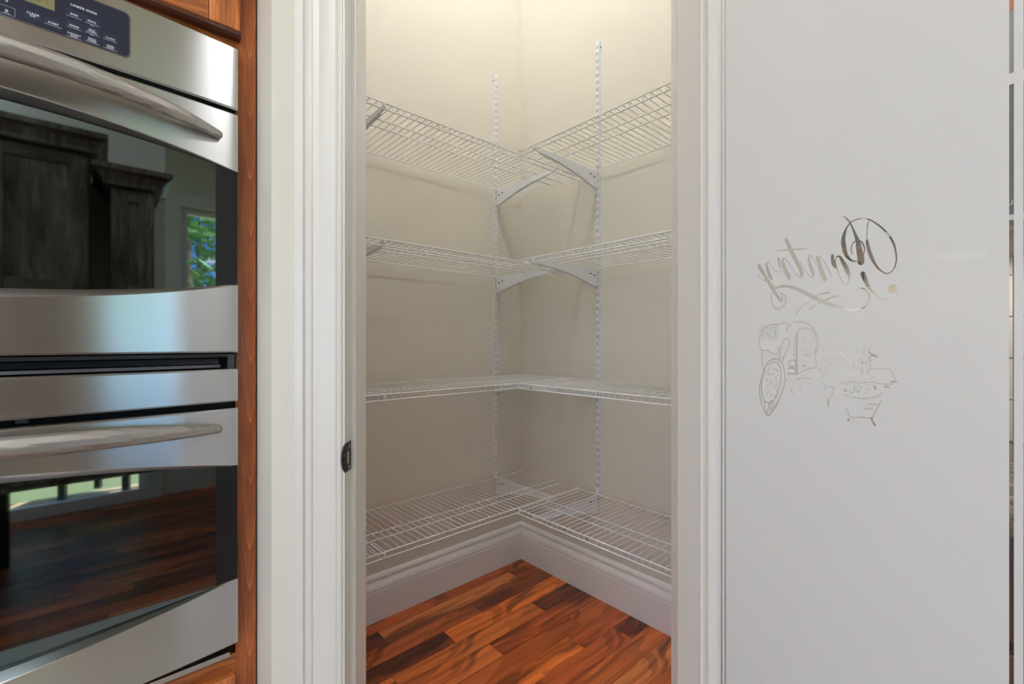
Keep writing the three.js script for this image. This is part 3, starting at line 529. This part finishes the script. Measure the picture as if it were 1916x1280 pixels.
  // a rounded plate laid on the bowed panel
  const plate = (s0, s1, y0, y1, r, lift) => {
    const n = 48, pos = [], uv = [], idx = [];
    const edge = (s) => { const d = Math.min(s - s0, s1 - s); return d < r ? r - Math.sqrt(Math.max(0, r * r - (r - d) ** 2)) : 0; };
    const Sx = [...mid(9, s0, s0 + r), ...mid(31, s0 + r, s1 - r).slice(1, -1), ...mid(9, s1 - r, s1)];
    Sx.forEach((s, i) => { const e = edge(s), ya = y0 + e, yb = y1 - e; for (const y of [ya, yb]) { pos.push(bow(s) + lift, y, s); uv.push((s1 - s) / (s1 - s0), (y - y0) / (y1 - y0)); } if (i) { const k = 2 * i; idx.push(k - 2, k, k - 1, k - 1, k, k + 1); } });
    const g = new THREE.BufferGeometry(); g.setAttribute('position', new THREE.Float32BufferAttribute(pos, 3)); g.setAttribute('uv', new THREE.Float32BufferAttribute(uv, 2)); g.setIndex(idx); g.computeVertexNormals();
    return g;
  };
  part(mesh('bezel', plate(K0 - 0.0022, K1 + 0.0022, KY0 - 0.0022, KY1 + 0.0022, kr + 0.0015, 0.0006), phys({ color: sRGB(120, 120, 122), metalness: 1, roughness: 0.3, side: THREE.DoubleSide }), cp), 'thin grey bezel');
  part(mesh('touch_glass', plate(K0, K1, KY0, KY1, kr, 0.0013), phys({ map: keyMap, roughness: 0.12, clearcoat: 0.4, clearcoatRoughness: 0.05, side: THREE.DoubleSide }), cp), 'dark blue touch glass with white printed keys');

  const bowPow = (p) => (s) => Math.min(1, q(s)) ** p;
  function door(d, label) {
    const root = new THREE.Group(); root.name = childName(t, 'door'); t.add(root); part(root, label);
    // back slab and glass: window edges are arched, the printed border is matt
    mesh('slab', box(0.002, d.y0 + 0.006, OW0 + 0.004, 0.0165, d.y1 - 0.006, OW1 - 0.004), M.blackMetal, root);
    const B = 0.0365;
    const pane = (a, b, e, mat, name) => mesh(name, ringLoft(mid(33, a, b).map((s) => { const yt = d.gt(s) + 0.004, yb = d.gb(s) - 0.004; return [[0.0167, yb, s], [e, yb, s], [e, yt, s], [0.0167, yt, s]]; }), 0.3), mat, root);
    pane(OW0 + 0.001, OW0 + B, 0.0199, M.ovenPrint, 'glass_border'); pane(OW0 + B, OW1 - B, 0.02, M.ovenGlass, 'glass'); pane(OW1 - B, OW1 - 0.001, 0.0199, M.ovenPrint, 'glass_border');
    const top = (s) => { const e = bow(s), yf = d.ft(s); return [[0.0168, d.gt(s)], [E0 + 0.0004, d.gt(s)], [e - 0.0012, yf - 0.0008], [e, yf + 0.0008], [e, d.y1 - R], [e - R, d.y1], [0.0168, d.y1]]; };
    const bot = (s) => { const e = bow(s), yf = d.fb(s); return [[0.0168, d.y0], [e - R, d.y0], [e, d.y0 + R], [e, yf - 0.0008], [e - 0.0012, yf + 0.0008], [E0 + 0.0004, d.gb(s)], [0.0168, d.gb(s)]]; };
    band('upper_band', top, M.steel, root); band('lower_band', bot, M.steel, root);
    // bowed tapering handle
    const hy = d.hy, pts = [];
    for (let i = 0; i <= 90; i++) { const k = Math.sin((i / 90 - 0.5) * Math.PI), a = 1 - Math.abs(k) ** 2.4; pts.push([OC + k * 0.349, hy - d.sag * (1 - a) , 0.031 + 0.068 * (1 - Math.abs(k) ** 2.6), 0.0078 + 0.0088 * (1 - Math.abs(k) ** 3.4)]); }
    const ring = ([s, y, e, r], ds) => Array.from({ length: 32 }, (_, j) => { const a = j / 32 * 2 * Math.PI; return [e + r * 0.82 * Math.cos(a), y + r * Math.sin(a), s]; });
    const ends = (p, sg) => [[p[0] + sg * 0.0050, p[1], p[2], p[3] * 0.35], [p[0] + sg * 0.0035, p[1], p[2], p[3] * 0.72]];
    const rows = [...ends(pts[0], -1).map((p) => ring(p)), ...pts.map((p) => ring(p)), ...ends(pts.at(-1), 1).reverse().map((p) => ring(p))];
    part(mesh('handle', ringLoft(rows, 1.4), M.satin, root), 'satin grey bowed handle');
  }
  const p2 = bowPow(2), p16 = bowPow(1.6), p15 = bowPow(1.5);
  door({ y0: 1.145, y1: 1.6065, gt: (s) => 1.531 - 0.038 * p2(s), ft: (s) => 1.5375 - 0.044 * p2(s), gb: (s) => 1.244 + 0.033 * p2(s), fb: (s) => 1.2295 + 0.0465 * p2(s), hy: 1.5735, sag: 0.02 }, 'upper oven door with arched black glass');
  door({ y0: 0.581, y1: 1.0375, gt: (s) => 0.957 - 0.032 * p16(s), ft: (s) => 0.973 - 0.0475 * p16(s), gb: (s) => 0.672 + 0.0365 * p15(s), fb: (s) => 0.6665 + 0.0405 * p15(s), hy: 1.018, sag: 0.016 }, 'lower oven door with arched black glass');
  band('middle_trim', (s) => { const e = bow(s); return [[0.004, 1.050], [e - R, 1.050], [e, 1.050 + R], [e, 1.113 - R], [e - R, 1.113], [0.004, 1.113]]; });
  // vents and ledges in the dark gaps
  band('door_ledge', (s) => [[0.000, 1.134], [bow(s) - 0.008, 1.1365], [bow(s) - 0.008, 1.1425], [0.0, 1.1425]], M.blackMetal);
  band('vent_slat', (s) => [[-0.004, 1.1165], [bow(s) - 0.012, 1.1165], [bow(s) - 0.014, 1.1215], [-0.004, 1.1225]], M.slateMetal, t, mid(21, OW0 + 0.028, OW1 - 0.028));
  band('vent_mesh', () => [[-0.004, 1.1235], [0.008, 1.1235], [0.006, 1.133], [-0.004, 1.133]], M.blackMetal, t, mid(3, OW0 + 0.03, OW1 - 0.03));
  mesh('hinge_bracket', box(-0.004, 1.1135, OW0 + 0.0045, 0.015, 1.141, OW0 + 0.0155, 0.001), M.slateMetal, t);
  mesh('hinge_bracket', box(-0.004, 1.1135, OW1 - 0.0155, 0.015, 1.141, OW1 - 0.0045, 0.001), M.slateMetal, t);
  mesh('latch', box(-0.004, 1.0405, 0.318, 0.017, 1.0475, 0.332, 0.001), M.slateMetal, t);
  band('bottom_vent', (s) => [[-0.004, 0.5565], [0.013, 0.5565], [0.013, 0.566], [-0.004, 0.568]], M.steel, t, mid(5, OW0 + 0.012, OW1 - 0.012));
}

// ---------------------------------------------------------------- lamps
{
  const t = thing('ceiling_light', 'round white flush ceiling light in the middle of the pantry', 'ceiling light', [PANTRY_LAMP_SPOT[0], H, PANTRY_LAMP_SPOT[2]]);
  mesh('canopy', new THREE.LatheGeometry([[0, 0], [0.075, 0], [0.075, -0.02], [0.03, -0.045], [0.022, -0.1], [0.018, -0.1], [0, -0.1]].map((p) => new THREE.Vector2(...p)), 32), M.trim, t);
  mesh('bulb', (() => { const g = new THREE.LatheGeometry(Array.from({ length: 17 }, (_, i) => { const a = i / 16 * Math.PI; return new THREE.Vector2(0.032 * Math.sin(a) + 1e-5, -0.16 - 0.036 * Math.cos(a) * -1 * -1); }), 24); return g; })(), M.bulb, t);
  const l = new THREE.PointLight(sRGB(242, 247, 255), PANTRY_LAMP); l.name = 'pantry_bulb'; l.position.set(...PANTRY_LAMP_SPOT); l.castShadow = true; l.shadow.radius = 0.9; scene.add(l);
}
const kitchenLampWords = ['above the counter nearest the pantry door', 'in front of the wall oven', 'in front of the hanging cabinets', 'in the far corner of the oven wall', 'in the far corner by the patio door'];
KITCHEN_LAMP_SPOTS.forEach(([x, z], i) => {
  const t = thing('ceiling_panel', `square flush kitchen ceiling panel ${kitchenLampWords[i]}`, 'ceiling light', [x, HK, z], 0, 'square kitchen ceiling panels');
  mesh('frame', join([[-0.31, -0.31, 0.31, -0.29], [-0.31, 0.29, 0.31, 0.31], [-0.31, -0.29, -0.29, 0.29], [0.29, -0.29, 0.31, 0.29]].map(([a, b, c, d]) => box(a, -0.02, b, c, 0, d, 0.002))), M.trim, t);
  mesh('glowing_panel', box(-0.29, -0.012, -0.29, 0.29, -0.004, 0.29), M.panelGlow, t);
  const l = new THREE.RectAreaLight(sRGB(240, 246, 252), KITCHEN_LAMP, 0.58, 0.58); l.name = 'kitchen_panel'; l.position.set(x, HK - 0.022, z); l.rotation.x = -Math.PI / 2; scene.add(l);
});

// ---------------------------------------------------------------- the kitchen along the right wall, glimpsed through the clear lines of the door
{
  const t = thing('base_cabinet', 'reddish brown wood base cabinet under the granite counter', 'cabinet', [RETURN_R + 0.004, 0, 0]);
  mesh('carcass', box(0, 0.1, W + 0.002, 2.1, 0.875, 0.60), M.cabinetDark, t);
  mesh('plinth', box(0, 0, W + 0.002, 2.1, 0.1, 0.53), M.blackMetal, t);
  for (let i = 0; i < 4; i++) { const x = 0.02 + i * 0.52, d = mesh('door', box(x, 0.12, 0.601, x + 0.5, 0.68, 0.622, 0.004), M.cabinetDark, t), e = mesh('drawer', box(x, 0.70, 0.601, x + 0.5, 0.86, 0.622, 0.004), M.cabinetDark, t); mesh('knob', new THREE.SphereGeometry(0.014, 12, 8).translate(x + 0.45, 0.62, 0.634), M.bronze, d); mesh('knob', new THREE.SphereGeometry(0.014, 12, 8).translate(x + 0.25, 0.78, 0.634), M.bronze, e); }
  tag(mesh('countertop', box(RETURN_R + 0.003, 0.8755, W + 0.002, RETURN_R + 2.13, 0.915, 0.69, 0.006), M.granite), 'speckled brown granite countertop on the base cabinets', 'countertop');
  const sp = structure(mesh('wall_splashback', box(RETURN_R + 0.003, 0.916, W + 0.001, RETURN_R + 2.1, 1.45, W + 0.006), std({ color: sRGB(170, 160, 145), roughness: 0.8 })));
  for (let r = 0; r < 5; r++) for (let i = 0; i < 14; i++) { const x = RETURN_R + 0.006 + i * 0.15, y = 0.918 + r * 0.104; mesh('tile', box(x, y, W + 0.006, x + 0.147, y + 0.101, W + 0.011, 0.001), M.splash, sp); }
  const m = thing('microwave', 'grey over-range microwave with a bright metal door frame', 'microwave', [1.495, 1.377, 0]);
  mesh('body', box(0, 0.012, W + 0.012, 0.762, 0.425, 0.345, 0.004), M.slateMetal, m);
  mesh('underside', box(0.004, 0, W + 0.012, 0.758, 0.012, 0.376, 0.003), std({ color: sRGB(168, 142, 124), roughness: 0.5 }), m);
  mesh('front_panel', box(0, 0.006, 0.345, 0.762, 0.425, 0.376, 0.004), std({ color: sRGB(126, 126, 124), roughness: 0.35, metalness: 0.2 }), m);
  mesh('cooktop_lamp', box(0.12, -0.003, 0.06, 0.24, 0.0005, 0.16, 0.001), M.panelGlow, m);
  const cl = new THREE.RectAreaLight(sRGB(252, 250, 248), 7, 0.12, 0.1); cl.name = 'cooktop_lamp'; cl.position.set(1.495 + 0.18, 1.377 - 0.005, 0.11); cl.rotation.x = -Math.PI / 2; scene.add(cl);
  const fr = part(mesh('door_frame', join([[0.046, 0.02, 0.60, 0.031], [0.046, 0.279, 0.60, 0.301], [0.046, 0.031, 0.058, 0.279], [0.588, 0.031, 0.60, 0.279]].map(([a, b, c, d]) => box(a, b, 0.3755, c, d, 0.380, 0.001))), M.wire, m), 'bright frame round the door');
  mesh('window', box(0.058, 0.031, 0.3755, 0.588, 0.279, 0.3775), phys({ color: sRGB(112, 112, 112), roughness: 0.3 }), m);
  // the one letter that can be read through the clear line, white on grey
  mesh('printed_letter', (() => { const g = []; for (let i = 0; i <= 8; i++) { const a = Math.PI + i / 8 * Math.PI, b = Math.PI + (i + 1) / 8 * Math.PI; if (i < 8) g.push(rod([0.277 + 0.0026 * Math.cos(a), 0.0532 + 0.0026 * Math.sin(a), 0.3777], [0.277 + 0.0026 * Math.cos(b), 0.0532 + 0.0026 * Math.sin(b), 0.3777], 0.0009, 6)); } g.push(rod([0.2744, 0.0532, 0.3777], [0.2744, 0.0580, 0.3777], 0.0009, 6), rod([0.2796, 0.0532, 0.3777], [0.2796, 0.0580, 0.3777], 0.0009, 6)); return join(g); })(), M.wire, m);
  const u = thing('wall_cabinet', 'reddish brown wood wall cabinet above the microwave', 'cabinet', [1.476, 1.806, 0]);
  mesh('carcass', box(0, 0, W + 0.002, 2.1, 0.6, 0.32), M.cabinet, u);
  for (let i = 0; i < 4; i++) mesh('door', box(0.01 + i * 0.525, 0.01, 0.321, 0.525 + i * 0.525, 0.59, 0.342, 0.004), M.cabinet, u);
}
// ---------------------------------------------------------------- the kitchen behind the camera, mirrored in the oven
{
  structure(mesh('wall_divider', box(3.1, 0.905, 1.40, 3.22, HK, 2.76), M.wallKitchen), 'short dividing wall standing on the sideboard');
  const cab = (name, label, z0, z1, y1, n) => {
    const t = thing(name, label, 'cabinet', [3.1, 1.385, z0]), w = z1 - z0, h = y1 - 1.385;
    mesh('carcass', box(-0.33, 0, 0, -0.001, h - 0.09, w, 0.002), M.darkCabinet, t);
    mesh('crown', ringLoft([[0, 0.0], [0.03, 0.0], [0.03, 0.02], [0.05, 0.05], [0.07, 0.065], [0.07, 0.09]].map(([o, y]) => [[-0.001, h - 0.09 + y, -o], [-0.352 - o, h - 0.09 + y, -o], [-0.352 - o, h - 0.09 + y, w + o], [-0.001, h - 0.09 + y, w + o]]), 0.3), M.darkCabinet, t);
    for (let i = 0; i < n; i++) { const a = i * w / n + 0.004, b = (i + 1) * w / n - 0.004, d = mesh('door', join([box(-0.352, 0.01, a, -0.3305, h - 0.1, a + 0.06, 0.003), box(-0.352, 0.01, b - 0.06, -0.3305, h - 0.1, b, 0.003), box(-0.352, 0.01, a + 0.06, -0.3305, 0.07, b - 0.06, 0.003, 'z'), box(-0.352, h - 0.16, a + 0.06, -0.3305, h - 0.1, b - 0.06, 0.003, 'z')]), M.darkCabinet, t); mesh('panel', box(-0.343, 0.07, a + 0.06, -0.332, h - 0.16, b - 0.06), M.darkCabinet, d); }
  };
  cab('hanging_cabinet', 'dark wood hanging cabinet, the taller pair of doors with crown moulding', 1.72, 2.74, 2.16, 3);
  cab('hanging_cabinet', 'dark wood hanging cabinet, low and narrow at the window end', 1.47, 1.64, 2.03, 1);
  const bar = thing('sideboard', 'long dark wood sideboard on tall legs under the hanging cabinets', 'sideboard', [3.1, 0, 1.42]);
  mesh('carcass', box(-0.38, 0.5, 0, 0.2, 0.86, 1.34, 0.004), M.darkCabinet, bar); mesh('top', box(-0.41, 0.862, -0.03, 0.22, 0.902, 1.37, 0.006, 'z'), M.granite, bar);
  for (let i = 0; i < 4; i++) { const d = mesh('door', box(-0.402, 0.53, 0.02 + i * 0.33, -0.381, 0.84, 0.33 + i * 0.33, 0.004), M.darkCabinet, bar); mesh('knob', new THREE.SphereGeometry(0.014, 12, 8).translate(-0.414, 0.7, 0.06 + i * 0.33), M.bronze, d); }
  for (const [x, z] of [[-0.34, 0.64], [0.16, 0.64], [-0.34, 1.3], [0.16, 1.3]]) mesh('leg', box(x - 0.03, 0, z - 0.03, x + 0.03, 0.5, z + 0.03, 0.004), M.blackMetal, bar);
  const mat = thing('kitchen_mat', 'pale grey woven kitchen mat on the floor before the wall oven', 'mat', [1.7, 0, 2.04]);
  mesh('mat_body', new RoundedBoxGeometry(1.2, 0.009, 1.9, 2, 0.004).translate(0, 0.0048, 0), std({ color: sRGB(206, 203, 198), roughness: 0.95, bumpMap: paintBump, bumpScale: 0.002 }), mat);
  for (const z of [-0.952, 0.952]) mesh('hem', new RoundedBoxGeometry(1.2, 0.011, 0.02, 2, 0.004).translate(0, 0.0056, z), std({ color: sRGB(170, 167, 162), roughness: 0.95 }), mat);
  const crown = [[0, -0.11], [0.02, -0.11], [0.03, -0.09], [0.07, -0.045], [0.09, -0.02], [0.11, -0.012], [0.11, 0], [0, 0]];
  structure(mesh('trim_2', ringLoft([crown.map(([o, y]) => [3.1 - o, HK + y, 1.40 - o]), crown.map(([o, y]) => [3.1 - o, HK + y, 2.76])], 0.3), M.trim), 'white crown moulding over the hanging cabinets');
  structure(mesh('trim_3', ringLoft([crown.map(([o, y]) => [FAR - o, HK + y, W]), crown.map(([o, y]) => [FAR - o, HK + y, SIDE])], 0.3), M.trim), 'white crown moulding along the garden wall');
  const tall = thing('tall_cabinet', 'dark tall cabinet in the corner beside the kitchen window', 'cabinet', [3.61, 0, 0]);
  mesh('carcass', box(0, 0, W + 0.002, 0.46, 2.3, 0.36, 0.004), M.darkCabinet, tall); mesh('door', box(0.01, 0.1, 0.361, 0.45, 2.28, 0.382, 0.004), M.darkCabinet, tall);
  const frame = (parent, x0, x1, y0, y1, z0, z1, w) => { mesh('frame', join([box(x0, y0, z0, x1, y1, z0 + w, 0.003), box(x0, y0, z1 - w, x1, y1, z1, 0.003), box(x0, y1 - w, z0 + w, x1, y1, z1 - w, 0.003, 'z'), box(x0, y0, z0 + w, x1, y0 + w, z1 - w, 0.003, 'z')]), M.trim, parent); };
  const win = shell('window_1'); win.userData.label = 'white framed kitchen window towards the garden';
  frame(win, FAR + 0.04, FAR + 0.10, 0.92, 2.22, 0.42, 1.22, 0.045); mesh('pane', box(FAR + 0.066, 0.96, 0.46, FAR + 0.070, 2.18, 1.18), M.pane, win);
  frame(win, FAR - 0.02, FAR - 0.001, 0.82, 2.32, 0.37, 1.32, 0.1);
  const pd = shell('door_2'); pd.userData.label = 'white framed glass patio door';
  for (const [a, b] of [[1.42, 2.215], [2.215, 3.01], [3.01, 3.805], [3.805, 4.6]]) { frame(pd, FAR + 0.04, FAR + 0.09, 0.015, 2.1, a + 0.002, b - 0.002, 0.05); mesh('pane', box(FAR + 0.062, 0.06, a + 0.05, FAR + 0.066, 2.05, b - 0.05), M.pane, pd); }
  frame(pd, FAR - 0.02, FAR - 0.001, -0.005, 2.2, 1.335, 4.7, 0.085);
}
{ // sliding doors in the back wall
  const sd = shell('door_3'); sd.userData.label = 'wide white framed sliding glass doors';
  for (const [a, b, z] of [[1.402, 2.72, SIDE + 0.03], [2.68, 3.998, SIDE + 0.085]]) {
    mesh('frame', join([box(a, 0.015, z, a + 0.05, 2.398, z + 0.045, 0.003), box(b - 0.05, 0.015, z, b, 2.398, z + 0.045, 0.003), box(a + 0.05, 2.34, z, b - 0.05, 2.398, z + 0.045, 0.003, 'x'), box(a + 0.05, 0.015, z, b - 0.05, 0.07, z + 0.045, 0.003, 'x')]), M.trim, sd);
    mesh('pane', box(a + 0.05, 0.07, z + 0.02, b - 0.05, 2.34, z + 0.024), M.pane, sd);
  }
}
{ // garden
  structure(mesh('patio_back', box(0.5, -0.16, 5.52, FAR + 0.17, -0.03, 8.6), std({ color: sRGB(206, 200, 190), roughness: 0.9 })), 'pale stone terrace');
  structure(mesh('ground', box(-40, -0.35, -40, 60, -0.16, 50), std({ color: sRGB(126, 134, 90), roughness: 0.95 })), 'green lawn');
  const pat = structure(mesh('patio', box(FAR + 0.18, -0.16, -1.5, 4.72, -0.03, 5.5), std({ color: sRGB(206, 176, 136), roughness: 0.9 })), 'tan stone patio');
  const chair = thing('patio_chair', 'black metal chair on the patio outside the glass door', 'chair', [4.52, -0.03, 1.62], 0.5);
  mesh('seat', box(-0.22, 0.40, -0.22, 0.22, 0.43, 0.22, 0.008), M.blackMetal, chair); mesh('backrest', box(-0.22, 0.55, 0.19, 0.22, 0.88, 0.215, 0.008), M.blackMetal, chair);
  for (const [x, z] of [[-0.2, -0.2], [0.2, -0.2], [-0.2, 0.2], [0.2, 0.2]]) mesh('leg', box(x - 0.02, 0, z - 0.02, x + 0.02, z > 0 ? 0.6 : 0.40, z + 0.02, 0.002), M.blackMetal, chair);
  const leaf = phys({ color: sRGB(98, 140, 66), roughness: 0.7, transmission: 0.35, thickness: 0, side: THREE.DoubleSide });
  const leafGeo = (() => { const s = new THREE.Shape(); s.moveTo(0, -0.5); s.quadraticCurveTo(0.34, -0.1, 0, 0.5); s.quadraticCurveTo(-0.34, -0.1, 0, -0.5); return new THREE.ShapeGeometry(s, 3); })();
  const tree = (x, z, h, label) => {
    const t = thing('garden_tree', label, 'tree', [x, -0.2, z], 0, 'leafy garden trees');
    mesh('trunk', ringLoft([[0, 0.16], [0.3, 0.12], [0.7, 0.08], [0.95, 0.03]].map(([k, r]) => Array.from({ length: 8 }, (_, j) => [r * Math.cos(j * Math.PI / 4) + k * 0.15, k * h * 0.8, r * Math.sin(j * Math.PI / 4)])), 1), M.bark, t);
    const n = 1500, im = new THREE.InstancedMesh(leafGeo, leaf, n), d = new THREE.Object3D(), c = new THREE.Color(); im.name = 'foliage'; im.userData.kind = 'stuff'; im.castShadow = im.receiveShadow = true;
    for (let i = 0; i < n; i++) { const a = rr(0, 6.283), b = Math.acos(rr(-0.8, 1)), r = Math.cbrt(rr(0.15, 1)) * h * 0.36; d.position.set(r * Math.sin(b) * Math.cos(a), h * 0.6 + r * Math.cos(b) * 1.05, r * Math.sin(b) * Math.sin(a)); d.rotation.set(rr(0, 6), rr(0, 6), rr(0, 6)); d.scale.setScalar(rr(0.18, 0.34)); d.updateMatrix(); im.setMatrixAt(i, d.matrix); im.setColorAt(i, c.setRGB(rr(0.6, 1.3), rr(0.7, 1.25), rr(0.5, 1.1))); }
    t.add(im);
  };
  [[11, 0.4, 5.4, 'leafy green tree facing the kitchen window'], [13, -2.6, 6.2, 'leafy green tree at the window side of the lawn'], [14, 2.6, 6.0, 'leafy green tree between window and patio door'], [13.5, 6, 6.5, 'leafy green tree facing the patio door'], [17, -0.6, 7.5, 'tallest leafy tree at the back of the lawn'], [16, 9.5, 7, 'leafy green tree at the far end of the lawn']].forEach((a) => tree(...a));
}
renderer.render(scene, camera);
